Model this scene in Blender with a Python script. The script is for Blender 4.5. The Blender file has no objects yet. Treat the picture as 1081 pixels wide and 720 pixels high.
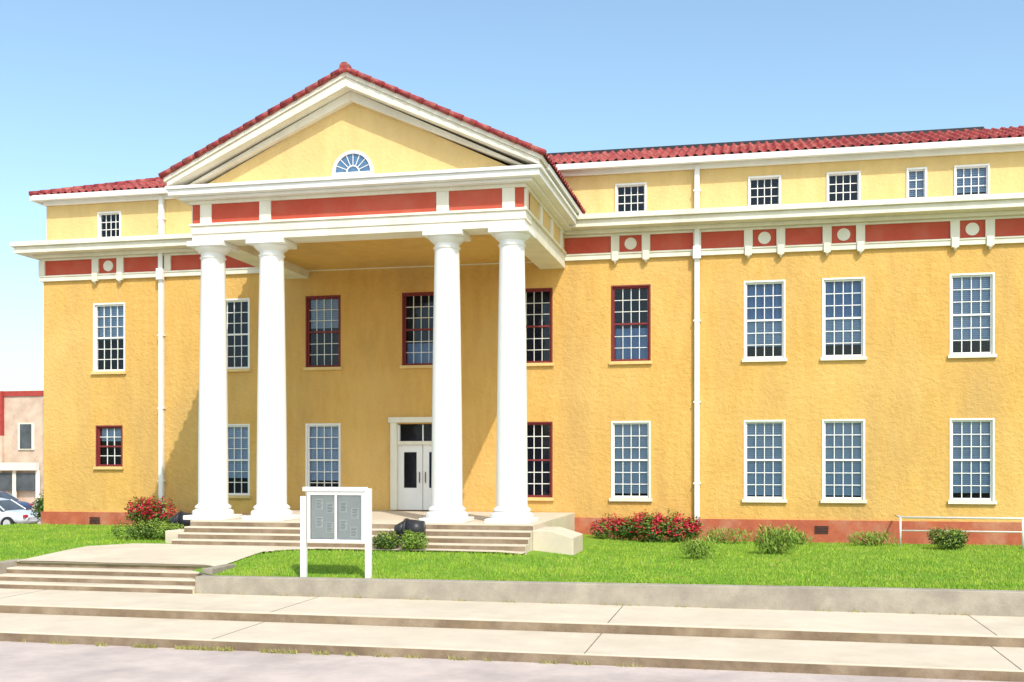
import bpy, math, random
from mathutils import Vector, noise
random.seed(7)
sc = bpy.context.scene
YC = -34.05          # camera distance from the facade plane (facade is Y = 0)

# ------------------------------------------------------------------ materials
def nodes_of(name):
    m = bpy.data.materials.new(name); m.use_nodes = True
    nt = m.node_tree
    return m, nt, nt.nodes['Principled BSDF']

def pmat(name, c1, c2=None, scale=1.5, rough=0.8, bump=0.0, bscale=30, c3=None, s3=0.3,
         metallic=0.0, streak=False, spec=0.3, f3=0.5, c4=None, s4=1.0, f4=.4, bdist=.03):
    m, nt, b = nodes_of(name)
    N, L = nt.nodes, nt.links
    c2 = c2 or tuple(x * 0.88 for x in c1)
    tc = N.new('ShaderNodeTexCoord')
    mp = N.new('ShaderNodeMapping')
    L.new(tc.outputs['Object'], mp.inputs['Vector'])
    if streak: mp.inputs['Scale'].default_value = (1, 1, 0.25)
    n1 = N.new('ShaderNodeTexNoise'); n1.inputs['Scale'].default_value = scale
    n1.inputs['Detail'].default_value = 8; n1.inputs['Roughness'].default_value = 0.65
    L.new(mp.outputs[0], n1.inputs['Vector'])
    r1 = N.new('ShaderNodeMapRange'); r1.inputs[1].default_value = 0.35; r1.inputs[2].default_value = 0.65
    L.new(n1.outputs['Fac'], r1.inputs[0])
    mx = N.new('ShaderNodeMix'); mx.data_type = 'RGBA'
    mx.inputs['A'].default_value = (*c1, 1); mx.inputs['B'].default_value = (*c2, 1)
    L.new(r1.outputs[0], mx.inputs['Factor'])
    out = mx.outputs['Result']
    for cc, ss, ff, vec in ((c3, s3, f3, mp.outputs[0]), (c4, s4, f4, tc.outputs['Object'])):
        if not cc: continue
        n3 = N.new('ShaderNodeTexNoise'); n3.inputs['Scale'].default_value = ss
        n3.inputs['Detail'].default_value = 7; n3.inputs['Roughness'].default_value = 0.62
        L.new(vec, n3.inputs['Vector'])
        r3 = N.new('ShaderNodeMapRange'); r3.inputs[1].default_value = 0.46; r3.inputs[2].default_value = 0.70
        r3.inputs[4].default_value = ff
        L.new(n3.outputs['Fac'], r3.inputs[0])
        m3 = N.new('ShaderNodeMix'); m3.data_type = 'RGBA'
        L.new(out, m3.inputs['A']); m3.inputs['B'].default_value = (*cc, 1)
        L.new(r3.outputs[0], m3.inputs['Factor'])
        out = m3.outputs['Result']
    L.new(out, b.inputs['Base Color'])
    b.inputs['Roughness'].default_value = rough
    b.inputs['Metallic'].default_value = metallic
    b.inputs['Specular IOR Level'].default_value = spec
    if bump > 0:
        nb = N.new('ShaderNodeTexNoise'); nb.inputs['Scale'].default_value = bscale
        nb.inputs['Detail'].default_value = 7; nb.inputs['Roughness'].default_value = .65
        L.new(tc.outputs['Object'], nb.inputs['Vector'])
        bp = N.new('ShaderNodeBump'); bp.inputs['Strength'].default_value = bump
        bp.inputs['Distance'].default_value = bdist
        L.new(nb.outputs['Fac'], bp.inputs['Height']); L.new(bp.outputs[0], b.inputs['Normal'])
    return m

STUCCO = pmat('ochre_stucco', (0.68, 0.405, 0.118), (0.60, 0.345, 0.092), 3.2, 0.92, 0.9, 7, c3=(0.50, 0.315, 0.12), s3=0.5, streak=True, f3=.7, c4=(0.72, 0.48, 0.17), s4=.22, f4=.6, bdist=.05)
STUCCO_HI = pmat('cream_stucco', (0.74, 0.53, 0.23), (0.67, 0.47, 0.19), 2.0, 0.9, 0.8, 9, c3=(0.57, 0.41, 0.19), s3=0.6, streak=True)
BASE = pmat('red_base_stucco', (0.46, 0.12, 0.06), (0.36, 0.09, 0.05), 3, 0.85, 0.5, 10, c3=(0.52, 0.27, 0.17), s3=1.2, f3=.7)
WHITE = pmat('white_paint', (0.81, 0.80, 0.78), (0.77, 0.76, 0.74), 2.5, 0.55, 0.1, 20, c3=(0.68, 0.67, 0.64), s3=0.9, streak=True)
CREAM = pmat('cream_trim', (0.78, 0.74, 0.63), (0.74, 0.69, 0.57), 3, 0.6, 0.1, 20, c3=(0.58, 0.53, 0.42), s3=1.0, streak=True, f3=.6)
RED = pmat('red_panel', (0.50, 0.08, 0.045), (0.44, 0.065, 0.035), 3, 0.75, 0.2, 20, c3=(0.55, 0.16, 0.10), s3=1.5)
MAROON = pmat('maroon_frame', (0.20, 0.03, 0.03), None, 3, 0.6)
TILE = pmat('clay_tile', (0.33, 0.035, 0.035), (0.15, 0.018, 0.025), 5, 0.6, 0.3, 15, c3=(0.55, 0.20, 0.15), s3=4.0, f3=0.6)
DARKMETAL = pmat('dark_metal', (0.03, 0.03, 0.035), None, 5, 0.4)
INTERIOR = pmat('interior_dark', (0.015, 0.03, 0.08), None, 2, 0.9)
BLIND = pmat('window_blind', (0.62, 0.67, 0.68), (0.54, 0.61, 0.64), 4, 0.9)
BLIND_B = pmat('window_curtain', (0.30, 0.40, 0.52), (0.22, 0.32, 0.47), 4, 0.9)
CONC = pmat('sidewalk_concrete', (0.64, 0.545, 0.425), (0.55, 0.465, 0.36), 1.3, 0.9, 0.25, 40, c3=(0.43, 0.36, 0.27), s3=0.6, c4=(0.70, 0.62, 0.51), s4=.3)
CONC_D = pmat('stained_shaded_concrete', (0.25, 0.18, 0.115), (0.17, 0.12, 0.08), 2.5, 0.92, 0.4, 30, c3=(0.42, 0.33, 0.24), s3=1.3, f3=0.6)  # for riser facings: staining, plus shade painted in as a darker brown
CONC_G = pmat('retaining_concrete', (0.40, 0.35, 0.28), (0.31, 0.27, 0.22), 2.0, 0.92, 0.4, 30, c3=(0.20, 0.17, 0.14), s3=0.9, f3=.7)
STREET = pmat('street_surface', (0.58, 0.48, 0.43), (0.48, 0.40, 0.37), 1.6, 0.9, 0.4, 50, c3=(0.28, 0.23, 0.22), s3=0.45, f3=0.6)
GROUND = pmat('ground_soil', (0.20, 0.20, 0.12), (0.14, 0.17, 0.08), 0.3, 0.95)
GRASS = pmat('lawn_grass', (0.17, 0.31, 0.02), (0.12, 0.24, 0.018), 2.5, 0.95, 0.6, 60, c3=(0.26, 0.34, 0.04), s3=0.5)
JOINT = pmat('joint_dark', (0.12, 0.10, 0.08), None, 3, 0.95)
BRICK_BG = pmat('red_brick_wall', (0.42, 0.06, 0.05), (0.32, 0.05, 0.04), 3, 0.9)
PALE_BG = pmat('pale_painted_brick', (0.62, 0.49, 0.38), (0.50, 0.36, 0.27), 1.2, 0.9)
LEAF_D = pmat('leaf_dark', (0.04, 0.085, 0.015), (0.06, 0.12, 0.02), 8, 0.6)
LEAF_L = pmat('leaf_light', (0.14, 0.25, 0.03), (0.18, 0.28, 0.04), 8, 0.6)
LEAF_Y = pmat('leaf_yellowgreen', (0.26, 0.34, 0.05), (0.2, 0.29, 0.04), 8, 0.6)
FLOWER = pmat('flower_red', (0.62, 0.03, 0.06), (0.40, 0.02, 0.03), 8, 0.6)
TWIG = pmat('twig_bark', (0.10, 0.07, 0.04), None, 8, 0.9)
RAILW = pmat('rail_paint', (0.72, 0.70, 0.66), None, 5, 0.4)
ALU = pmat('sign_frame_metal', (0.60, 0.61, 0.62), (0.5, 0.5, 0.5), 4, 0.4, metallic=0.3)
PAPER = pmat('notice_paper', (0.80, 0.80, 0.77), None, 6, 0.8)
BACKING = pmat('notice_backing', (0.60, 0.61, 0.59), (0.64, 0.65, 0.63), 3, 0.8)
CARPAINT = pmat('car_paint', (0.62, 0.66, 0.70), None, 2, 0.25, spec=0.6)
RUBBER = pmat('tyre_rubber', (0.02, 0.02, 0.02), None, 5, 0.8)

def glass_mat(name, tint=(0.66, 0.77, 0.93), ior=1.42):
    m = bpy.data.materials.new(name); m.use_nodes = True
    nt = m.node_tree; N, L = nt.nodes, nt.links
    for n in list(N): N.remove(n)
    o = N.new('ShaderNodeOutputMaterial')
    tr = N.new('ShaderNodeBsdfTransparent'); tr.inputs[0].default_value = (*tint, 1)
    gl = N.new('ShaderNodeBsdfGlossy'); gl.inputs['Roughness'].default_value = 0.03
    gl.inputs['Color'].default_value = (0.85, 0.92, 1, 1)
    fr = N.new('ShaderNodeFresnel'); fr.inputs[0].default_value = ior
    tc = N.new('ShaderNodeTexCoord'); nz = N.new('ShaderNodeTexNoise'); nz.inputs['Scale'].default_value = 1.8
    bp = N.new('ShaderNodeBump'); bp.inputs['Strength'].default_value = 0.15; bp.inputs['Distance'].default_value = 0.05
    L.new(tc.outputs['Object'], nz.inputs['Vector']); L.new(nz.outputs['Fac'], bp.inputs['Height'])
    L.new(bp.outputs[0], gl.inputs['Normal'])
    mx = N.new('ShaderNodeMixShader')
    L.new(fr.outputs[0], mx.inputs[0]); L.new(tr.outputs[0], mx.inputs[1]); L.new(gl.outputs[0], mx.inputs[2])
    L.new(mx.outputs[0], o.inputs[0])
    return m
GLASS = glass_mat('window_glass')
CLEAR = glass_mat('clear_glass', (.95, .96, .95))

# ------------------------------------------------------------------ mesh helpers
def empty(name):
    e = bpy.data.objects.new(name, None); sc.collection.objects.link(e); return e

def mesh(name, verts, faces, mats, parent=None, smooth=False, midx=None, bevel=0):
    me = bpy.data.meshes.new(name); me.from_pydata(verts, [], faces)
    if not isinstance(mats, (list, tuple)): mats = [mats]
    for m in mats: me.materials.append(m)
    if midx: me.polygons.foreach_set('material_index', midx)
    if smooth: me.polygons.foreach_set('use_smooth', [True] * len(me.polygons))
    me.update()
    ob = bpy.data.objects.new(name, me); sc.collection.objects.link(ob)
    if parent: ob.parent = parent
    if bevel:
        bv = ob.modifiers.new('bevel', 'BEVEL'); bv.width = bevel; bv.segments = 2; bv.limit_method = 'ANGLE'
    return ob

class Batch:
    def __init__(s, name, mat, parent, bevel=0): s.n, s.m, s.p, s.b = name, mat, parent, bevel; s.v = []; s.f = []
    def box(s, x0, x1, y0, y1, z0, z1):
        if x0 > x1: x0, x1 = x1, x0
        if y0 > y1: y0, y1 = y1, y0
        if z0 > z1: z0, z1 = z1, z0
        i = len(s.v)
        s.v += [(x0,y0,z0),(x1,y0,z0),(x1,y1,z0),(x0,y1,z0),(x0,y0,z1),(x1,y0,z1),(x1,y1,z1),(x0,y1,z1)]
        s.f += [(i,i+3,i+2,i+1),(i+4,i+5,i+6,i+7),(i,i+1,i+5,i+4),(i+1,i+2,i+6,i+5),(i+2,i+3,i+7,i+6),(i+3,i,i+4,i+7)]
    def quad(s, a, b, c, d):
        i = len(s.v); s.v += [a, b, c, d]; s.f.append((i, i+1, i+2, i+3))
    def prism(s, poly, y0, y1):
        i = len(s.v); n = len(poly)
        s.v += [(x, y0, z) for x, z in poly] + [(x, y1, z) for x, z in poly]
        s.f.append(tuple(range(i, i+n))); s.f.append(tuple(reversed(range(i+n, i+2*n))))
        for k in range(n):
            k2 = (k+1) % n
            s.f.append((i+k, i+n+k, i+n+k2, i+k2))
    def cyl(s, p0, p1, r, n=10, r2=None):
        p0, p1 = Vector(p0), Vector(p1); d = (p1-p0).normalized()
        a = d.orthogonal().normalized(); b = d.cross(a); i = len(s.v); r2 = r if r2 is None else r2
        for k in range(n):
            t = 2*math.pi*k/n; o = a*math.cos(t)+b*math.sin(t)
            s.v.append(tuple(p0+o*r)); s.v.append(tuple(p1+o*r2))
        for k in range(n):
            k2 = (k+1) % n
            s.f.append((i+2*k, i+2*k2, i+2*k2+1, i+2*k+1))
        s.f.append(tuple(i+2*k for k in reversed(range(n)))); s.f.append(tuple(i+2*k+1 for k in range(n)))
    def done(s, smooth=False):
        if s.v: return mesh(s.n, s.v, s.f, s.m, s.p, smooth, bevel=s.b)

def sstep(u): u = max(0, min(1, u)); return u*u*(3-2*u)

# ------------------------------------------------------------------ courthouse
CH = empty('courthouse')
XL, XR, DEP = -24.37, 26.0, 16.0
PC = -10.44                       # portico axis
FL = 1.58                         # porch floor

up_x = [-21.79, -17.12, -13.87, -10.5, -6.74, -3.64, 0.43, 2.74, 6.35, 8.9, 12.5, 15.2, 18.5, 21.5]
wins = []      # (xc, w, z0, z1, frame, blindtype, frac, cols, rows)
for x in up_x:
    fr = 'm' if x in (-13.87, -10.5, -6.74, -3.64) else 'w'
    bl = {-21.79: ('a', .55), -17.12: ('n', .3), -13.87: ('a', .45), -10.5: ('l', .30), -6.74: ('n', .4), -3.64: ('l', .48),
          0.43: ('m', .5), 2.74: ('m', .45), 6.35: ('a', .85)}.get(x, ('a', .7))
    wins.append((x, 1.18, 6.33, 8.68, fr, bl, 4, 3))
for x in up_x:
    if x == -10.5: continue
    if x == -21.79:
        wins.append((x, 0.98, 3.02, 4.42, 'm', ('a', .35), 3, 2)); continue
    wins.append((x, 1.18, 2.05, 4.43, 'w' if x != -6.74 else 'm', ('a', .97 if x > -5 else .8) if x != -6.74 else ('n', .3), 4, 3))
att = [(-21.79, .85), (-3.64, .92), (0.43, .92), (2.74, .92), (4.82, .52), (6.35, .92), (8.9, .92), (12.5, .92), (15.2, .92)]
for x, w in att:
    wins.append((x, w, 10.98, 11.86, 'w', ('a', .9) if x > 4 else ('n', .6), 4 if w > .6 else 2, 1))
DOOR = (PC-0.86, PC+0.86, FL, 4.42)
holes = [(x-w/2, x+w/2, a, b) for x, w, a, b, *_ in wins] + [DOOR]

def wall_with_holes(name, x0, x1, z0, z1, y, holes, mat, parent, depth=0.28):
    hs = [h for h in holes if h[2] < z1 and h[3] > z0 and h[1] > x0 and h[0] < x1]
    xs = sorted({x0, x1, *[h[0] for h in hs], *[h[1] for h in hs]})
    zs = sorted({z0, z1, *[max(z0, h[2]) for h in hs], *[min(z1, h[3]) for h in hs]})
    b = Batch(name, mat, parent)
    for i in range(len(xs)-1):
        for j in range(len(zs)-1):
            cx, cz = (xs[i]+xs[i+1])/2, (zs[j]+zs[j+1])/2
            if any(h[0] < cx < h[1] and h[2] < cz < h[3] for h in hs): continue
            b.quad((xs[i], y, zs[j]), (xs[i+1], y, zs[j]), (xs[i+1], y, zs[j+1]), (xs[i], y, zs[j+1]))
    for a, c, e, f in hs:
        b.quad((a, y, e), (a, y, f), (a, y+depth, f), (a, y+depth, e))
        b.quad((c, y, f), (c, y, e), (c, y+depth, e), (c, y+depth, f))
        b.quad((a, y, f), (c, y, f), (c, y+depth, f), (a, y+depth, f))
        b.quad((c, y, e), (a, y, e), (a, y+depth, e), (c, y+depth, e))
    return b.done()

wall_with_holes('facade_wall', XL, XR, 1.40, 10.30, 0, holes, STUCCO, CH)
wall_with_holes('attic_wall', XL+.1, XR, 10.30, 12.40, 0.02, holes, STUCCO_HI, CH)
bw = Batch('rear_and_side_walls', STUCCO, CH)
bw.quad((XL, DEP, 0), (XL, 0, 0), (XL, 0, 10.7), (XL, DEP, 10.7))
bw.quad((XL+.1, DEP, 10.6), (XL+.1, 0.02, 10.6), (XL+.1, 0.02, 12.4), (XL+.1, DEP, 12.4))
bw.quad((XR, 0, 0), (XR, DEP, 0), (XR, DEP, 12.4), (XR, 0, 12.4))
bw.quad((XR, DEP, 0), (XL, DEP, 0), (XL, DEP, 12.4), (XR, DEP, 12.4))
bw.done()
bi = Batch('interior_rooms', INTERIOR, CH)
bi.quad((XL+.15, 1.3, 0), (XR-.05, 1.3, 0), (XR-.05, 1.3, 12.3), (XL+.15, 1.3, 12.3))
for z in (5.3, 9.6): bi.quad((XL+.05, .29, z), (XR-.05, .29, z), (XR-.05, 1.3, z), (XL+.05, 1.3, z))
bi.done()
bb = Batch('base_course', BASE, CH)
bb.box(XL-.06, XR+.06, -.07, .05, 0.2, 1.43); bb.box(XL-.06, XL, .05, DEP, 0.2, 1.43)
bb.done()
bv = Batch('basement_vents', DARKMETAL, CH)
for x in (-22.3, 2.1): 
    for k in range(5): bv.box(x-.2, x+.2, -.09, -.0705, 1.03+k*.05, 1.055+k*.05)
bv.done()

# windows
fw = Batch('window_frames_white', WHITE, CH); fm = Batch('window_frames_maroon', MAROON, CH)
mu = Batch('window_muntins', WHITE, CH); gl = Batch('window_glass', GLASS, CH)
ba = Batch('window_blinds', BLIND, CH); bc = Batch('window_curtains', BLIND_B, CH); sl = Batch('window_sills', CREAM, CH); slo = Batch('window_sills_painted', STUCCO_HI, CH)
rnd = random.Random(3)
for x, w, z0, z1, fr, (bt, fc), nc, nr in wins:
    F = fw if fr == 'w' else fm
    a, c = x-w/2+.002, x+w/2-.002; t = .07 if z1-z0 > 1.2 else .05
    yo = .055
    F.box(a, a+t, yo, .17, z0+.002, z1-.002); F.box(c-t, c, yo, .17, z0+.002, z1-.002)
    F.box(a+t, c-t, yo, .17, z1-t, z1-.002); F.box(a+t, c-t, yo, .17, z0+.002, z0+t)
    if fr == 'w':   # casing proud of the stucco
        F.box(a-.03, a+.02, -.02, .05, z0, z1+.03); F.box(c-.02, c+.03, -.02, .05, z0, z1+.03)
        F.box(a+.02, c-.02, -.02, .05, z1-.02, z1+.03)
    else:
        F.box(a-.03, a+.015, -.012, .05, z0, z1+.03); F.box(c-.015, c+.03, -.012, .05, z0, z1+.03)
        F.box(a+.015, c-.015, -.012, .05, z1-.015, z1+.03)
    ia, ic = a+t, c-t; zb, zt = z0+t, z1-t; mid = (zb+zt)/2
    sashes = [(zb, zt)] if z1-z0 < 1.2 else [(zb, mid-.025), (mid+.025, zt)]
    if len(sashes) == 2: (F if fr == 'm' else mu).box(ia, ic, .07, .155, mid-.028, mid+.028)
    r = nr if z1-z0 > 1.2 else 3
    mt = .0095 if fr == 'm' and z0 > 5 else .012
    for k, (s0, s1) in enumerate(sashes):
        for i in range(1, nc):
            xx = ia+(ic-ia)*i/nc; mu.box(xx-mt, xx+mt, .088+.02*(k == 0), .125, s0, s1)
        for j in range(1, r):
            zz = s0+(s1-s0)*j/r; mu.box(ia, ic, .0895+.02*(k == 0), .1245, zz-mt, zz+mt)
    gl.quad((ia, .13, zb), (ic, .13, zb), (ic, .13, zt), (ia, .13, zt))
    H = zt-zb
    def drape(B, za, zc_, yy):
        n = 26
        for i in range(n):
            u0, u1 = i/n, (i+1)/n
            y0 = yy+.018*math.sin(u0*34+x); y1 = yy+.018*math.sin(u1*34+x)
            B.quad((ia+(ic-ia)*u0, y0, za), (ia+(ic-ia)*u1, y1, za), (ia+(ic-ia)*u1, y1, zc_), (ia+(ic-ia)*u0, y0, zc_))
    fc += rnd.uniform(-.04, .03)
    if bt == 'a':
        n = max(4, int(H*fc/.06))
        for i in range(n):      # venetian slats
            zz = zt-H*fc*(i+.5)/n; h = H*fc/n*.47
            ba.quad((ia, .185, zz-h), (ic, .185, zz-h), (ic, .205, zz+h), (ia, .205, zz+h))
    elif bt == 'l': drape(bc, zb, zb+H*fc, .22)
    elif bt == 'm':
        drape(bc, zt-H*(1-fc), zt, .24); 
        n = 16
        for i in range(n):
            zz = zb+H*(.14+.34*(i+.5)/n); h = H*.34/n*.47
            ba.quad((ia, .185, zz-h), (ic, .185, zz-h), (ic, .205, zz+h), (ia, .205, zz+h))
    S_ = sl if fr == 'w' and x > -5 else slo
    if z1-z0 > 1.2: S_.box(x-w/2-.08, x+w/2+.08, -.09, .05, z0-.10, z0-.004)
    else: S_.box(x-w/2-.06, x+w/2+.06, -.06, .05, z0-.07, z0-.004)
for B in (fw, fm, mu, gl, ba, bc, sl, slo): B.done()

# entrance door
de = Batch('door_surround', CREAM, CH, .008)
de.box(PC-1.06, PC-.84, -.09, .06, FL+.03, 4.46); de.box(PC+.84, PC+1.06, -.09, .06, FL+.03, 4.46)
de.box(PC-1.12, PC+1.12, -.12, .06, 4.462, 4.64); de.box(PC-.84, PC+.84, .0, .17, 3.74, 3.86); de.done()
dd = Batch('entrance_doors', WHITE, CH, .004)
for sx in (-1, 1):
    x0, x1 = (PC-.85, PC-.01) if sx < 0 else (PC+.01, PC+.85)
    dd.box(x0, x0+.2, .08, .14, FL+.03, 3.738); dd.box(x1-.2, x1, .08, .14, FL+.03, 3.738)
    dd.box(x0+.2, x1-.2, .08, .14, FL+.03, FL+.75); dd.box(x0+.2, x1-.2, .08, .14, 3.5, 3.738)
dd.box(PC-.85, PC-.78, .05, .14, 3.862, 4.4); dd.box(PC+.78, PC+.85, .05, .14, 3.862, 4.4)
dd.box(PC-.02, PC+.02, .09, .13, 3.862, 4.4)
dd.done()
dg = Batch('door_glass', GLASS, CH)
dg.quad((PC-.8, .125, FL+.7), (PC+.8, .125, FL+.7), (PC+.8, .125, 4.4), (PC-.8, .125, 4.4)); dg.done()
dh = Batch('door_handles', DARKMETAL, CH)
for s in (-.1, .1): dh.cyl((PC+s, .05, 2.5), (PC+s, .05, 2.85), .015)
dh.done()

# ---- entablature of wings
ZR0, ZR1 = 9.73, 10.25
def entab_front(x0, x1, blocks, tag):
    w = Batch('frieze_trim_'+tag, CREAM, CH, .006); r = Batch('frieze_panels_'+tag, RED, CH)
    w.box(x0, x1, -.10, 0, ZR0-.20, ZR0); w.box(x0, x1, -.13, 0, ZR0-.05, ZR0-.002)
    w.box(x0, x1, -.10, 0, ZR1, 10.32)
    r.box(x0, x1, -.05, -.002, ZR0, ZR1)
    for bx in blocks:
        for s in (-1, 1):
            w.box(bx+s*.48-.13, bx+s*.48+.13, -.12, -.0, ZR0+.001, ZR1-.001)
            w.box(bx+s*.48-.10, bx+s*.48+.10, -.17, -.01, ZR0-.26, ZR0+.02)
            w.cyl((bx+s*.48, -.14, ZR0-.26), (bx+s*.48, -.09, ZR0-.36), .07, 8, .02)
        w.cyl((bx, -.075, (ZR0+ZR1)/2), (bx, -.04, (ZR0+ZR1)/2), .19, 20)
    w.done(); r.done()
wb = [-21.79, -3.64, .43, 2.74, 6.35, 8.9, 12.5, 15.2, 18.5, 21.5]
entab_front(XL-.1, XR+.1, wb, 'wings')
pl = Batch('frieze_piers', CREAM, CH, .006)
for x in (XL, -19.5, -1.59): pl.box(x-.12, x+.12, -.125, 0, ZR0+.001, ZR1-.001)
pl.done()
sr = Batch('side_frieze', CREAM, CH); sr.box(XL-.1, XL-.002, .002, DEP, ZR0-.2, 10.32); sr.done()
co = Batch('main_cornice', CREAM, CH, .012)
co.box(XL-.25, XR+.25, -.26, 0.01, 10.322, 10.44)
co.box(XL-.68, XR+.68, -.70, 0.012, 10.442, 10.66)
co.box(XL-.78, XR+.78, -.80, 0.014, 10.662, 10.82)
co.box(XL-.25, XL, .02, DEP, 10.322, 10.44); co.box(XL-.68, XL, .02, DEP, 10.442, 10.66); co.box(XL-.78, XL, .02, DEP, 10.662, 10.82)
co.done()
# eaves
OV = .32
ev = Batch('eave_gutter', WHITE, CH, .012)
ev.box(XL-OV+.15, XR+OV, -OV, DEP, 12.36, 12.42)
ev.box(XL-OV+.05, XR+OV, -OV-.10, -OV+.02, 12.32, 12.50)
ev.box(XL-OV+.05, XL-OV+.16, -OV+.022, DEP, 12.32, 12.50)
ev.box(XL+.04, XR+.06, -.10, .01, 12.20, 12.359)
ev.done()

# downspouts
dp = Batch('downspouts', WHITE, CH)
for x in (-19.73, -1.59):
    dp.box(x-.075, x+.075, -.17, -.03, 1.3, 9.5); dp.box(x-.12, x+.12, -.26, -.131, 9.42, 9.8)
    dp.box(x-.075, x+.075, -.20, -.12, 9.8, 10.33)
    dp.box(x-.075, x+.075, -.16, -.02, 10.821, 12.3)
    for z in (2.5, 5, 7.5, 11.5): dp.box(x-.11, x+.11, -.18, -.0, z, z+.05)
dp.done()

# ---- tile roof
def tile_slope(name, o, eu, ev, ulen, vlen, umin=None, umax=None, per=.27, course=.42):
    o, eu, ev = Vector(o), Vector(eu).normalized(), Vector(ev).normalized()
    n = eu.cross(ev); 
    if n.z < 0: n = -n
    du = per/8; nu = int(ulen/du)+1; rows = []; k = 0
    while k*course < vlen:
        rows.append((k*course, .035)); rows.append((min((k+1)*course-.002, vlen), 0.0)); k += 1
    V = []; Fc = []
    for ri, (v, hs) in enumerate(rows):
        lo = umin(v) if umin else 0; hi = umax(v) if umax else ulen
        for i in range(nu):
            u = min(max(i*du, lo), hi)
            s = math.sin(2*math.pi*u/per)
            j = .02*noise.noise(Vector((math.floor(u/per)*3.7, (ri//2)*2.3, 5)))
            h = .06*(s if s > 0 else .45*s)+hs+j
            V.append(tuple(o+eu*u+ev*v+n*h))
    for r in range(len(rows)-1):
        for i in range(nu-1):
            a = r*nu+i; Fc.append((a, a+1, a+nu+1, a+nu))
    ob = mesh(name, V, Fc, TILE, CH, True)
    return ob
SL = .36; AN = math.atan(SL); RUN = 3.6
x0r, x1r = XL-OV+.05, XR+OV; yr0 = -OV-.08
tile_slope('roof_tiles_front', (x0r, yr0, 12.48), (1, 0, 0), (0, math.cos(AN), math.sin(AN)), x1r-x0r, RUN/math.cos(AN),
           umin=lambda v: v*math.cos(AN), umax=lambda v: x1r-x0r-v*math.cos(AN))
tile_slope('roof_tiles_end', (x0r, yr0, 12.48), (0, 1, 0), (math.cos(AN), 0, math.sin(AN)), DEP+.3, RUN/math.cos(AN),
           umin=lambda v: v*math.cos(AN))
ZD = 12.48+RUN*SL
rf = Batch('roof_deck', DARKMETAL, CH)
rf.box(x0r+RUN-.1, 7.3, RUN+yr0-.04, DEP, ZD-.05, ZD+.12); rf.box(7.3, x1r-RUN, RUN+yr0+.04, DEP, ZD-.15, ZD+.0); rf.done()
hc = Batch('hip_ridge_tiles', TILE, CH)
p0, p1 = Vector((x0r, yr0, 12.54)), Vector((x0r+RUN, yr0+RUN, ZD+.06))
for i in range(14):
    a, b = p0.lerp(p1, i/14), p0.lerp(p1, (i+1.1)/14); hc.cyl(a, b, .11, 10, .09)
hc.done(True)

# ---- portico
colx = [-14.73, -12.96, -7.92, -6.14]; CY = -5.95
def column(x, i):
    prof = [(0, FL+.12), (.56, FL+.12), (.575, FL+.17), (.56, FL+.24), (.50, FL+.27), (.47, FL+.30), (.50, FL+.33), (.49, FL+.37), (.435, FL+.41)]
    z0, z1 = FL+.41, 8.86
    for k in range(13):
        t = k/12; r = .415-.085*(t**1.6); prof.append((r, z0+.02+(z1-z0-.04)*t))
    prof += [(.36, 8.87), (.365, 8.90), (.33, 8.91), (.335, 9.0), (.37, 9.02), (.45, 9.09), (.49, 9.14), (.49, 9.16), (0, 9.16)]
    n = 40; V = []; Fc = []
    for r, z in prof:
        for k in range(n):
            a = 2*math.pi*k/n; V.append((x+r*math.cos(a), CY+r*math.sin(a), z))
    for j in range(len(prof)-1):
        for k in range(n):
            k2 = (k+1) % n; Fc.append((j*n+k, j*n+k2, (j+1)*n+k2, (j+1)*n+k))
    ob = mesh('column_shaft_%d' % i, V, Fc, WHITE, CH, True)
    ob.data.set_sharp_from_angle(angle=math.radians(40)) if hasattr(ob.data, 'set_sharp_from_angle') else None
    b = Batch('column_plinth_abacus_%d' % i, WHITE, CH, .012)
    b.box(x-.60, x+.60, CY-.60, CY+.60, FL+.002, FL+.12); b.box(x-.53, x+.53, CY-.53, CY+.53, 9.16, 9.30); b.done()
for i, x in enumerate(colx): column(x, i+1)

PX0, PX1 = PC-4.72, PC+4.72; PF, PB = CY-.40, CY+.40
pa = Batch('portico_architrave', CREAM, CH, .008)
pa.box(PX0, PX1, PF, PB, 9.302, 9.50); pa.box(PX0-.03, PX1+.03, PF-.03, PB, 9.502, 9.72)
pa.box(PX0-.07, PX1+.07, PF-.07, PB, 9.722, 9.79)
for xa, xb in ((PX0, PX0+.8), (PX1-.8, PX1)): pa.box(xa, xb, PB+.002, -.002, 9.302, 9.72)
for xa, xb in ((PX0-.07, PX0+.8), (PX1-.8, PX1+.07)): pa.box(xa, xb, PB+.002, -.132, 9.722, 9.79)
pa.box(PX0-.05, PX1+.05, PF-.05, PB, 10.32, 10.42)
for xa, xb in ((PX0-.05, PX0+.8), (PX1-.8, PX1+.05)): pa.box(xa, xb, PB+.002, -.102, 10.32, 10.42)
for x in colx: pa.box(x-.17, x+.17, PF-.04, PF+.1, 9.791, 10.319)
for s, xx in ((-1, PX0), (1, PX1)):
    for y in (PF+.05, -4.3, -2.6, -.9): pa.box(xx-.04 if s < 0 else xx-.1, xx+.1 if s < 0 else xx+.04, y, y+.3, 9.791, 10.319)
pa.done()
pr = Batch('portico_frieze_panels', RED, CH)
pr.box(PX0+.02, PX1-.02, PF, PB-.01, 9.79, 10.32); pr.done()
ps = Batch('portico_frieze_sides', STUCCO_HI, CH)
ps.box(PX0+.01, PX0+.78, PB+.003, -.052, 9.79, 10.32); ps.box(PX1-.78, PX1-.01, PB+.003, -.052, 9.79, 10.32); ps.done()
pcl = Batch('portico_ceiling', STUCCO, CH)
pcl.box(PX0+.8, PX1-.8, PB, -.002, 9.55, 9.65); pcl.done()
HW = 5.26
pc = Batch('portico_cornice', WHITE, CH, .012)
pc.box(PC-HW+.28, PC+HW-.28, PF-.25, -.27, 10.422, 10.50)
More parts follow.
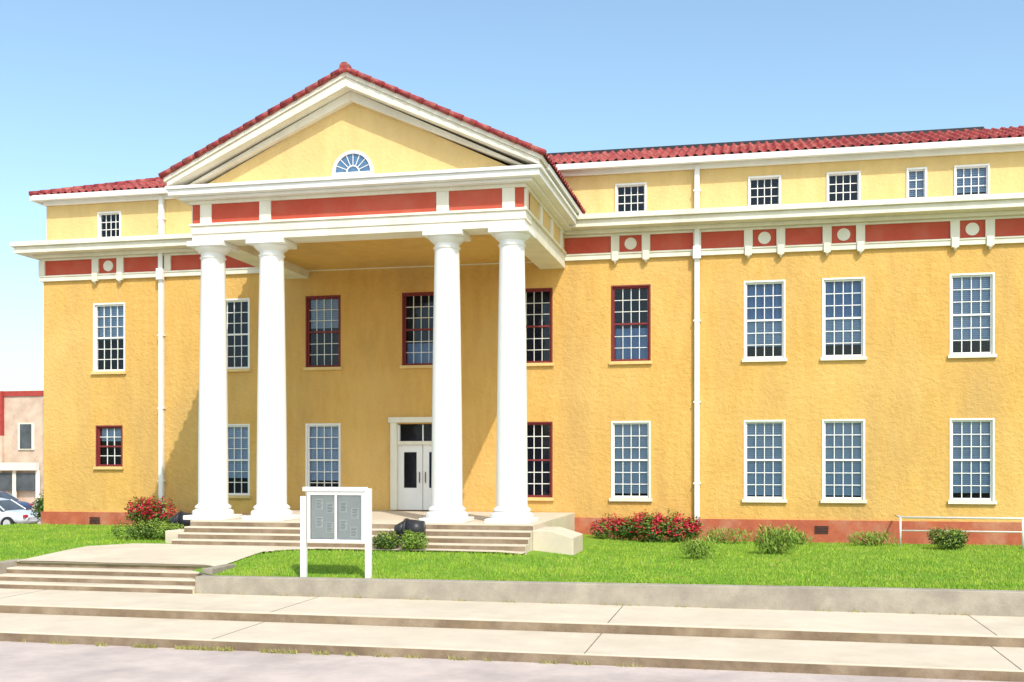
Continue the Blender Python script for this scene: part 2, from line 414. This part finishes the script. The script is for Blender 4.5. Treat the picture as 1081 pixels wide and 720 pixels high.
pc.box(PC-HW+.06, PC+HW-.06, PF-.47, -.83, 10.502, 10.66)
pc.box(PC-HW, PC+HW, PF-.53, -.83, 10.662, 10.75)
pc.done()
# pediment
GS = .475; APEX = 13.50; YF = PF-.53
ty = Batch('pediment_tympanum', STUCCO_HI, CH)
ty.prism([(PC-4.6, 10.751), (PC+4.6, 10.751), (PC, 10.751+4.6*GS)], PF+.05, PF+.25); ty.done()
rk = Batch('raking_cornice', CREAM, CH, .01)
def rake(dz0, dz1, yf, yb, hw):
    for s in (-1, 1):
        e = APEX-hw*GS
        poly = [(PC, APEX-dz0), (PC+s*hw, e-dz0), (PC+s*hw, max(e-dz1, 10.752)), (PC, APEX-dz1)]
        if s > 0: poly = poly[::-1]
        rk.prism(poly, yf, yb)
rake(.0, .13, YF-.02, PF+.3, HW+.02)
rake(.132, .38, YF+.03, PF+.3, HW-.05)
rake(.382, .64, YF+.38, PF+.3, HW-.40)
rk.done()
se = Batch('gable_eave', WHITE, CH, .008)
for s in (-1, 1): se.box(PC+s*(HW-.15), PC+s*(HW+.05), PF+.32, -.03, 10.83, 10.98)
for s in (-1, 1): se.box(PC+s*(HW-.5), PC+s*(HW-.16), PF+.32, -.03, 10.755, 10.96)
se.done()
GA = math.atan(GS); glen = (HW+.10)/math.cos(GA); ez = APEX+.01-(HW+.10)*GS
tile_slope('gable_tiles_right', (PC+HW+.10, YF-.06, ez+.03), (0, 1, 0), (-math.cos(GA), 0, math.sin(GA)), 9.0, glen)
tile_slope('gable_tiles_left', (PC-HW-.10, YF-.06, ez+.03), (0, 1, 0), (math.cos(GA), 0, math.sin(GA)), 9.0, glen)
rt = Batch('rake_and_ridge_tiles', TILE, CH)
for s in (-1, 1):
    a, b = Vector((PC+s*(HW+.10), YF-.05, ez+.05)), Vector((PC, YF-.05, APEX+.06))
    for i in range(15): rt.cyl(a.lerp(b, i/15), a.lerp(b, (i+1.15)/15), .085, 10, .06)
for i in range(21):
    y = YF-.05+i*.44; rt.cyl((PC, y, APEX+.08), (PC, y+.48, APEX+.10), .11, 10, .09)
rt.done(True)
fi = Batch('ridge_finial', TILE, CH); fi.cyl((PC, YF+.0, APEX+.10), (PC, YF+.0, APEX+.24), .10, 10, .04); fi.cyl((PC, YF-.12, APEX+.08), (PC, YF+.15, APEX+.12), .13, 10, .12); fi.done()
# fanlight
yf = PF+.05; fz = 10.98
fl = Batch('fanlight_frame', WHITE, CH)
def arc(B, r0, r1, ya, yb, n=28):
    for i in range(n):
        a0, a1 = math.pi*i/n, math.pi*(i+1)/n
        c = [(PC+r*math.cos(a), fz+r*math.sin(a)) for r, a in ((r0, a0), (r1, a0), (r1, a1), (r0, a1))]
        B.prism(c[::-1], ya, yb)
arc(fl, .50, .58, yf-.06, yf+.01); arc(fl, .16, .19, yf-.035, yf+.01, 12)
fl.box(PC-.60, PC+.60, yf-.07, yf+.01, fz-.09, fz-.002)
for k in range(1, 8):
    a = math.pi*k/8; p = Vector((math.cos(a), 0, math.sin(a)))
    o = Vector((PC, yf-.02, fz)); fl.cyl(o+p*.18, o+p*.51, .011, 6)
fl.done()
FG = pmat('fanlight_glass', (0.05, 0.12, 0.24), (0.09, 0.18, 0.30), 5, 0.08, spec=0.8)
SHOPG = pmat('shop_glass', (0.05, 0.06, 0.07), (0.10, 0.11, 0.12), 1, 0.15, spec=0.6)
fg = Batch('fanlight_pane', FG, CH); fg.prism([(PC+.505*math.cos(math.pi*i/24), fz+.505*math.sin(math.pi*i/24)) for i in range(25)][::-1], yf-.012, yf+.005); fg.done()

# porch floor and steps
PS0, PS1 = -15.0, -5.40
st = Batch('porch_floor_steps', CONC, CH, .012)
st.box(PS0, PS1, -6.75, -.071, .4, FL)
nst = 4; zb_ = .98
for i in range(1, nst):
    z = FL-(FL-zb_)*i/nst; st.box(PS0, PS1, -6.75-.33*i, -6.752-.33*(i-1), .4, z)
st.done()
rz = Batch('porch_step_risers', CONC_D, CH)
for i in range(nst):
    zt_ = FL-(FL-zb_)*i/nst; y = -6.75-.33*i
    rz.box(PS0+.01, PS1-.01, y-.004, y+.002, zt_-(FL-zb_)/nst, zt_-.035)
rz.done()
ck = Batch('porch_cheek_wall', CONC, CH, .02)
ck.prism([(PS1+.002, .4), (PS1+1.05, .4), (PS1+1.05, 1.27), (PS1+.45, 1.45), (PS1+.002, 1.45)], -6.9, -5.3)
ck.box(PS0-.5, PS0-.002, -7.2, -5.3, .4, 1.32); ck.done()

# ------------------------------------------------------------------ ground
def gh(x, y):
    D = y-YC
    return (.76+.22*sstep((D-21)/5)*sstep((-3.2-x)/3.0)+.01*noise.noise(Vector((x*.6, y*.6, 0)))
            -.09*(1-sstep((D-21.8)/3))*sstep((x+11.9)/.8)*(1-sstep((x+11)/14))
            +.045*sstep((-11.5-x)/.6)*(1-sstep((D-22.4)/4)))
def sheet(name, x0, x1, y0, y1, step, zf, mat, keep=None, parent=None):
    nx, ny = max(1, round((x1-x0)/step)), max(1, round((y1-y0)/step)); V = []; Fc = []
    for j in range(ny+1):
        for i in range(nx+1):
            x = x0+(x1-x0)*i/nx; y = y0+(y1-y0)*j/ny; V.append((x, y, zf(x, y)))
    for j in range(ny):
        for i in range(nx):
            a = j*(nx+1)+i
            if keep and not keep(x0+(x1-x0)*(i+.5)/nx, y0+(y1-y0)*(j+.5)/ny): continue
            Fc.append((a, a+1, a+nx+2, a+nx+1))
    return mesh(name, V, Fc, mat, parent, True)
sheet('ground', -900, 900, -500, 1200, 100, lambda x, y: -.03, GROUND)
sheet('street', -120, 90, -60, YC+17.1, 10, lambda x, y: 0.0, STREET)
sheet('side_street', -60, -31, YC+17.1, 90, 10, lambda x, y: -.004, STREET)
LX0 = -25.4
SX0, SX1 = -16.85, -11.70
def path_keep(x, y):
    D = y-YC
    if D < 26.35 and D >= 22.5:
        r = SX1+max(0, D-24.6)**2*.75
        l = SX0+max(0, D-25.2)*.6
        if l < x < r: return True
    return 25.75 < D < 26.4 and -15.6 < x < -5.35
sheet('lawn', LX0, 30, YC+21.78, 0.0, .25, lambda x, y: gh(x, y)-(.05 if path_keep(x, y) else 0), GRASS, keep=lambda x, y: not (-16.8 < x < -11.8 and y-YC < 22.55))
sk = Batch('lawn_edge', CONC_G, None, .01); sk.box(LX0-.18, LX0, YC+21.8, 20, 0, .80); sk.done()
side = Batch('side_sidewalk', CONC, None, .01); side.box(-30.8, LX0-.182, YC+21.56, 60, -.02, .15); side.done()
sheet('front_walkway', -17, -4, YC+22.5, YC+26.4, .1, lambda x, y: gh(x, y)+.02, CONC, keep=path_keep)
sw = Batch('sidewalk', CONC, None, .015)
sw.box(-60, 60, YC+19.1, YC+21.56, -.02, .35); sw.box(-60, 60, YC+17.0, YC+19.098, -.02, .17); sw.done()
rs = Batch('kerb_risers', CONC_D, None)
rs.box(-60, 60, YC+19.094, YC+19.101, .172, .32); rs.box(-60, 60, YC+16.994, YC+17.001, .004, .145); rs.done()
jt = Batch('sidewalk_joints', JOINT, None)
for k in range(-8, 9):
    x = 3.95+k*6.4
    jt.box(x-.008, x+.008, YC+19.11, YC+21.49, .345, .3525); jt.box(x-.008-.1, x+.008-.1, YC+17.02, YC+19.09, .165, .1725)
jt.done()
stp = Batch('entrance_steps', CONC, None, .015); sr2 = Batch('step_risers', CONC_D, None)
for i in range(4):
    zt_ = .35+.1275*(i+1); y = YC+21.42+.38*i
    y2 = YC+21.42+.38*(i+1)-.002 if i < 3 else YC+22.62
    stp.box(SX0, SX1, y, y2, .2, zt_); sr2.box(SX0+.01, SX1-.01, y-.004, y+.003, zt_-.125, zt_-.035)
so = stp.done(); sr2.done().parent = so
rw = Batch('retaining_wall', CONC_G, None, .015)
rw.prism([(SX1+.002, 0), (40, 0), (40, .80), (3, .80), (-4, .755), (SX1+.002, .715)], YC+21.5, YC+21.80)
rw.box(SX1+.002, SX1+.25, YC+21.802, YC+22.9, .3, .86); rw.box(SX0-.25, SX0-.002, YC+21.8, YC+22.9, .3, .87)
rw.box(LX0-.18, SX0-.002, YC+21.5, YC+21.798, 0, .82); rw.done()

# grass blades
def is_grass(x, y):
    D = y-YC
    if path_keep(x, y): return False
    if -17.1 < x < -11.4 and D < 22.9: return False
    if -15.6 < x < -4.85 and D > 25.7: return False
    if -5.4 < x < -4.3 and D > 27.1: return False
    return True
V = []; Fc = []; mi = []
R = random.Random(11)
for k in range(130000):
    y = YC+21.8+(R.random()**1.4)*12.1; D = y-YC
    x = R.uniform(max(LX0, -.82*D), .29*D)
    if not is_grass(x, y): continue
    c = noise.noise(Vector((x*.9, y*.9, 3)))+.5*noise.noise(Vector((x*3, y*3, 7)))
    h = (.035+.04*R.random())*(1+.6*c); a = R.uniform(0, math.pi); w = .006+.006*R.random()
    z = gh(x, y)-.005; dx, dy = math.cos(a)*w, math.sin(a)*w; lx, ly = R.gauss(0, .02), R.gauss(0, .02)
    i = len(V); V += [(x-dx, y-dy, z), (x+dx, y+dy, z), (x+lx, y+ly, z+h)]; Fc.append((i, i+1, i+2))
    mi.append(0 if R.random()+c*.8 < .5 else (1 if R.random() < .88 else 2))
GB1 = pmat('grass_blade', (0.18, 0.34, 0.02), (0.13, 0.27, 0.02), 4, .7)
GB2 = pmat('grass_blade_light', (0.33, 0.46, 0.04), (0.27, 0.40, 0.035), 4, .7)
GB3 = pmat('grass_blade_dry', (0.42, 0.40, 0.13), None, 4, .8)
mesh('lawn_grass_blades', V, Fc, [GB1, GB2, GB3], None, False, mi)
V = []; Fc = []
for k in range(2600):
    if R.random() < .6: x = R.gauss(-9.2, 1.6); y = YC+16.95-abs(R.gauss(0, .03)); z = 0
    elif R.random() < .5: x = R.uniform(-14, 4); y = YC+21.48; z = .35
    else: x = R.gauss(-4, 2.0); y = YC+16.95; z = 0
    if noise.noise(Vector((x*2.5, y, 1))) < .05: continue
    h = .03+.07*R.random(); a = R.uniform(0, 6.28); w = .008; lx, ly = R.gauss(0, .03), R.gauss(0, .03)
    i = len(V); V += [(x-math.cos(a)*w, y-math.sin(a)*w, z), (x+math.cos(a)*w, y+math.sin(a)*w, z), (x+lx, y+ly-.02, z+h)]; Fc.append((i, i+1, i+2))
mesh('gutter_weeds', V, Fc, [GB3], None)

# ------------------------------------------------------------------ plants
def shrub(name, cx, cy, rx, ry, rz, n, leaf, lobes=5, flower=0.0, seed=1, mats=None, spiky=0.0, base=None):
    R = random.Random(seed); mats = mats or [LEAF_D, LEAF_L, FLOWER]
    z0 = (gh(cx, cy) if base is None else base)
    L = []
    for k in range(lobes):
        L.append((cx+R.uniform(-.62, .62)*rx, cy+R.uniform(-.5, .5)*ry, z0+rz*R.uniform(.35, .62), R.uniform(.38, .6)))
    V = []; F = []; M = []
    for k in range(n):
        lx, ly, lz, s = R.choice(L)
        d = Vector((R.gauss(0, 1), R.gauss(0, 1), R.gauss(0, 1))).normalized()
        rad = R.uniform(.35, 1.0)**.5*(1+.28*noise.noise(d*3+Vector((lx, ly, lz))))
        p = Vector((lx+d.x*rx*s*rad, ly+d.y*ry*s*rad, lz+d.z*rz*s*rad))
        if p.z < z0+.01: p.z = z0+.01+R.random()*.1*rz
        t = Vector((R.gauss(0, 1), R.gauss(0, 1), R.gauss(0, .6)+spiky)).normalized(); b = t.cross(d+Vector((.01, .02, .3)))
        if b.length < .05: continue
        b.normalize(); s_ = leaf*R.uniform(.6, 1.3); w = s_*(.45 if spiky < 1 else .16)
        i = len(V); V += [tuple(p-t*s_*.5), tuple(p+b*w*.5), tuple(p+t*s_*.5), tuple(p-b*w*.5)]; F.append((i, i+1, i+2, i+3))
        if flower and d.z > -.3 and R.random() < flower*(.8+1.3*noise.noise(p*3.5)) and rad > .5: M.append(2)
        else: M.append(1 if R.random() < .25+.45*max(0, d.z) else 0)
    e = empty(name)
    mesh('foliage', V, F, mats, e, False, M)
    tb = Batch('stems', TWIG, e)
    for lx, ly, lz, s in L: tb.cyl((cx+(lx-cx)*.3, cy+(ly-cy)*.3, z0-.02), (lx, ly, lz), .018, 5, .008)
    tb.done()
YG = [LEAF_L, LEAF_Y, FLOWER]; MX = [LEAF_D, LEAF_Y, FLOWER]
shrub('flowering_bush', -19.3, -1.0, 1.1, .6, 1.0, 5200, .10, 7, .85, 1)
shrub('flowering_bush', -4.0, -.9, .75, .5, .75, 3600, .09, 6, .75, 2)
shrub('flowering_bush', -2.95, -.95, .7, .5, .90, 3600, .09, 6, .8, 3)
shrub('flowering_bush', -1.95, -.9, .65, .5, .85, 3200, .09, 6, .8, 4)
shrub('boxwood_shrub', -16.75, -6.2, .80, .5, .55, 4200, .06, 6, 0, 5, MX)
shrub('boxwood_shrub', -15.85, -6.35, .55, .45, .50, 3200, .06, 5, 0, 6, YG)
shrub('boxwood_shrub', -8.85, -8.05, .42, .38, .52, 2800, .06, 5, 0, 7, MX)
shrub('boxwood_shrub', -8.05, -8.1, .40, .36, .50, 2800, .06, 5, 0, 8, YG)
shrub('boxwood_shrub', 5.45, -2.0, .65, .5, .62, 3400, .07, 6, 0, 9, MX)
shrub('tall_weeds', .5, -4.6, .75, .5, .75, 1700, .16, 7, 0, 10, YG, 1.2)
shrub('tall_weeds', -1.3, -6.6, .5, .4, .55, 900, .14, 5, 0, 11, YG, 1.2)
shrub('tall_weeds', 3.6, -1.2, .8, .35, .45, 900, .13, 6, 0, 12, YG, 1.2)
shrub('tall_weeds', -.6, -1.1, .9, .35, .45, 900, .13, 6, 0, 13, YG, 1.2)
shrub('tall_weeds', 1.5, -1.1, .7, .35, .4, 800, .13, 6, 0, 14, YG, 1.2)
shrub('dark_hedge', -25.6, 1.5, 1.2, .8, 1.1, 3500, .12, 6, 0, 15)

# flood lights (dark drums) flanking the porch
def flood(x, y):
    e = empty('flood_light'); b = Batch('housing', DARKMETAL, e); z = gh(x, y)
    b.cyl((x-.10, y, z+.50), (x+.32, y+.05, z+.50), .26, 20, .22); b.cyl((x-.16, y, z+.50), (x-.10, y, z+.50), .28, 20)
    b.cyl((x-.42, y, z+.48), (x-.16, y, z+.50), .12, 12, .24)
    b.box(x-.05, x+.12, y-.05, y+.05, z, z+.3); b.box(x-.2, x+.25, y-.15, y+.15, z-.02, z+.05); b.done(True)
for p in ((-8.35, -7.72), (-15.85, -5.5)): flood(*p)

# ------------------------------------------------------------------ railing
e = empty('metal_handrail'); b = Batch('rails', RAILW, e)
yr = -1.25; zg = .74
for x in (4.2, 7.45, 10.7): b.cyl((x, yr, zg), (x, yr, 1.60), .03, 10)
b.cyl((4.2, yr, 1.60), (10.7, yr, 1.60), .03, 10); b.cyl((4.2, yr, 1.22), (10.7, yr, 1.22), .022, 10)
b.cyl((4.2, yr, 1.60), (4.2, yr+1.1, 1.60), .03, 10); b.done(True)

# ------------------------------------------------------------------ notice board
e = empty('notice_board')
yb = YC+21.95
b = Batch('posts', WHITE, e, .008)
xa = -9.383; xb_ = -7.915
for x, zt_ in ((xa, 2.45), (xb_, 2.62)): b.box(x-.06, x+.06, yb-.06, yb+.06, .5, zt_)
b.done()
b = Batch('case_frame', WHITE, e, .008)
x0, x1 = xa+.10, xb_-.065; z0, z1 = 1.46, 2.56; yf0, yf1 = yb-.07, yb+.05
b.box(x0-.09, x1+.02, yf0-.03, yf1+.03, z1, z1+.09)
b.box(x0, x0+.07, yf0, yf1, z0, z1-.002); b.box(x1-.07, x1, yf0, yf1, z0, z1-.002)
b.box(x0+.071, x1-.071, yf0, yf1, z0, z0+.07); b.box(x0+.071, x1-.071, yf0, yf1, z1-.08, z1-.002)
b.box(x0+(x1-x0)*.5-.025, x0+(x1-x0)*.5+.025, yf0+.002, yf1-.05, z0+.071, z1-.081)
b.box(x0+.071, x1-.071, yf1-.03, yf1-.005, z0+.071, z1-.081)
b.done()
b = Batch('back_panel', BACKING, e); b.box(x0+.072, x1-.072, yf1-.05, yf1-.032, z0+.072, z1-.082); b.done()
b = Batch('notices', PAPER, e); b2 = Batch('notice_print', pmat('printed_ink', (.22, .24, .26), None, 40, .8), e)
for px, pz in ((.2, .75), (.2, .40), (.38, .3), (.62, .7), (.62, .35), (.82, .58), (.8, .22), (.39, .68)):
    cx = x0+(x1-x0)*px; cz = z0+(z1-z0)*pz; b.box(cx-.085, cx+.085, yf1-.056, yf1-.0515, cz-.12, cz+.11)
    for q in range(6): b2.box(cx-.065, cx+.03+.03*((q*7) % 3)/2, yf1-.0585, yf1-.0565, cz-.09+q*.032, cz-.08+q*.032)
b.done(); b2.done()
b = Batch('case_glass', CLEAR, e); b.quad((x0+.07, yf0+.02, z0+.07), (x1-.07, yf0+.02, z0+.07), (x1-.07, yf0+.02, z1-.08), (x0+.07, yf0+.02, z1-.08)); b.done()

# ------------------------------------------------------------------ background building
e = empty('brick_storefront_building')
b = Batch('pale_wall', PALE_BG, e); b.box(-57.2, -53.8, 41, 60, 0, 8.3); b.box(-80, -57.202, 40.7, 60, 0, 5.2); b.done()
b = Batch('brick_wall', BRICK_BG, e); b.box(-80, -57.202, 40.7, 60, 5.202, 8.7); b.box(-57.2, -53.75, 40.9, 60.1, 8.302, 8.7); b.done()
b = Batch('shop_trim', CREAM, e); b.box(-80, -53.9, 40.3, 40.69, 2.5, 3.1); b.box(-55.9, -54.5, 40.88, 41.02, 4.1, 6.2)
for x in (-61, -64.5, -68): b.box(x-.7, x+.7, 40.58, 40.72, 3.5, 5.0)
for x in (-53.95, -56, -58.2, -60.5): b.box(x-.15, x+.15, 40.55, 40.69, 0, 2.5)
b.done()
b = Batch('shop_windows', SHOPG, e); b.box(-55.7, -54.7, 40.84, 40.9, 4.2, 6.1); b.box(-58, -54.2, 40.60, 40.68, .9, 2.3); b.box(-79, -58.6, 40.62, 40.68, .5, 2.3)
for x in (-61, -64.5, -68): b.box(x-.55, x+.55, 40.54, 40.6, 3.6, 4.9)
b.done()
e = empty('distant_block')
b = Batch('walls', PALE_BG, e); b.box(60, 90, 80, 100, 0, 9); b.box(-120, -95, 45, 70, 0, 7.5); b.done()
b = Batch('parapet', BRICK_BG, e); b.box(59.8, 90.2, 79.8, 100.2, 9, 9.6); b.box(-120.2, -94.8, 44.8, 70.2, 7.5, 8.1); b.done()

# ------------------------------------------------------------------ parked car
def car(x, y, z=0.0, paint=CARPAINT):
    e = empty('parked_car')
    S = [(-2.22, .45, .62, .60), (-2.15, .32, .82, .74), (-1.9, .25, .90, .82), (-1.2, .22, .95, .86), (-.4, .20, .98, .88), (.5, .20, .98, .88), (1.1, .22, .93, .87), (1.75, .25, .84, .84), (2.12, .30, .72, .74), (2.22, .42, .58, .58)]
    V = []; F = []
    for sx, zb, zt, hw in S:
        V += [(x+sx, y-hw*.92, z+zb), (x+sx, y-hw, z+zb+(zt-zb)*.45), (x+sx, y-hw*.93, z+zt-.03), (x+sx, y-hw*.7, z+zt), (x+sx, y+hw*.7, z+zt), (x+sx, y+hw*.93, z+zt-.03), (x+sx, y+hw, z+zb+(zt-zb)*.45), (x+sx, y+hw*.92, z+zb)]
    n = 8
    for i in range(len(S)-1):
        for k in range(n):
            a = i*n+k; a2 = i*n+(k+1) % n; F.append((a, a2, a2+n, a+n))
    F.append(tuple(range(n))); F.append(tuple(reversed(range((len(S)-1)*n, len(S)*n))))
    o = mesh('body', V, F, paint, e, True); s = o.modifiers.new('s', 'SUBSURF'); s.levels = s.render_levels = 2
    C = [(-1.95, .88, .72), (-1.25, 1.36, .60), (-.1, 1.45, .62), (.45, 1.36, .60), (1.15, .92, .72)]
    for nm, m, dz, sc_ in (('glasshouse', SHOPG, 0, 1.0), ('roof_panel', paint, .012, .98)):
        V = []; F = []
        CC = C if nm == 'glasshouse' else C[1:4]
        for sx, zt, hw in CC:
            zb = .86 if nm == 'glasshouse' else zt-.05
            V += [(x+sx, y-.78 if nm == 'glasshouse' else y-hw-.02, z+zb), (x+sx, y-hw*sc_, z+zt+dz), (x+sx, y+hw*sc_, z+zt+dz), (x+sx, y+.78 if nm == 'glasshouse' else y+hw+.02, z+zb)]
        for i in range(len(CC)-1):
            for k in range(4):
                a = i*4+k; a2 = i*4+(k+1) % 4; F.append((a, a2, a2+4, a+4))
        F.append((0, 1, 2, 3)); l = (len(CC)-1)*4; F.append((l+3, l+2, l+1, l))
        mesh(nm, V, F, m, e)
    b = Batch('pillars', paint, e)
    for s in (-1, 1):
        for (a, za, ha), (c, zc_, hc_) in (((-1.95, .88, .76), (-1.25, 1.37, .61)), ((-.35, .9, .79), (-.3, 1.42, .63)), ((1.15, .92, .76), (.45, 1.37, .61))):
            b.cyl((x+a, y+s*ha, z+za), (x+c, y+s*hc_, z+zc_), .035, 6)
    b.done()
    b = Batch('wheels', RUBBER, e); h = Batch('hubcaps', ALU, e)
    for sx in (-1.38, 1.38):
        for s in (-1, 1):
            b.cyl((x+sx, y+s*.68, z+.32), (x+sx, y+s*.90, z+.32), .32, 24); h.cyl((x+sx, y+s*.90, z+.32), (x+sx, y+s*.915, z+.32), .19, 16)
    b.done(True); h.done()
    b = Batch('lamps', FLOWER, e); b.box(x+2.1, x+2.2, y-.75, y-.5, z+.6, z+.72); b.box(x+2.1, x+2.2, y+.5, y+.75, z+.6, z+.72); b.done()
car(-34.9, 11.0)
car(-43.5, 22.0, paint=pmat('car_paint_dark', (0.05, 0.08, 0.16), None, 2, 0.25, spec=.6))

# ------------------------------------------------------------------ light, sky, camera
EL, AZ = math.radians(48), math.radians(148)
w = bpy.data.worlds.new('World'); sc.world = w; w.use_nodes = True
N, L = w.node_tree.nodes, w.node_tree.links
bg = N['Background']; sky = N.new('ShaderNodeTexSky'); sky.sky_type = 'NISHITA'; sky.sun_disc = False
sky.sun_elevation = EL; sky.sun_rotation = AZ; sky.air_density = 1.0; sky.dust_density = 2.0; sky.ozone_density = 1.0
tint = N.new('ShaderNodeMix'); tint.data_type = 'RGBA'; tint.blend_type = 'MULTIPLY'; tint.inputs['Factor'].default_value = 1
tint.clamp_result = False
tint.inputs['B'].default_value = (1.62, 1.76, 1.66, 1)
L.new(sky.outputs[0], tint.inputs['A']); L.new(tint.outputs['Result'], bg.inputs[0]); bg.inputs[1].default_value = 0.15
sd = Vector((math.sin(AZ)*math.cos(EL), math.cos(AZ)*math.cos(EL), math.sin(EL)))
ld = bpy.data.lights.new('sun', 'SUN'); ld.energy = 3.8; ld.angle = math.radians(.5); ld.color = (1, .95, .86)
lo = bpy.data.objects.new('sun', ld); sc.collection.objects.link(lo); lo.rotation_euler = sd.to_track_quat('Z', 'Y').to_euler()
sc.view_settings.view_transform = 'Standard'; sc.view_settings.look = 'None'; sc.view_settings.exposure = 0

cd = bpy.data.cameras.new('camera'); cd.sensor_width = 36; cd.lens = 1150/1081*36
cd.shift_y = 127/1081; cd.clip_end = 3000
cam = bpy.data.objects.new('camera', cd); sc.collection.objects.link(cam)
cam.location = (0, YC, 3.2); cam.rotation_euler = (math.radians(90), 0, math.atan(.2185))
sc.camera = cam
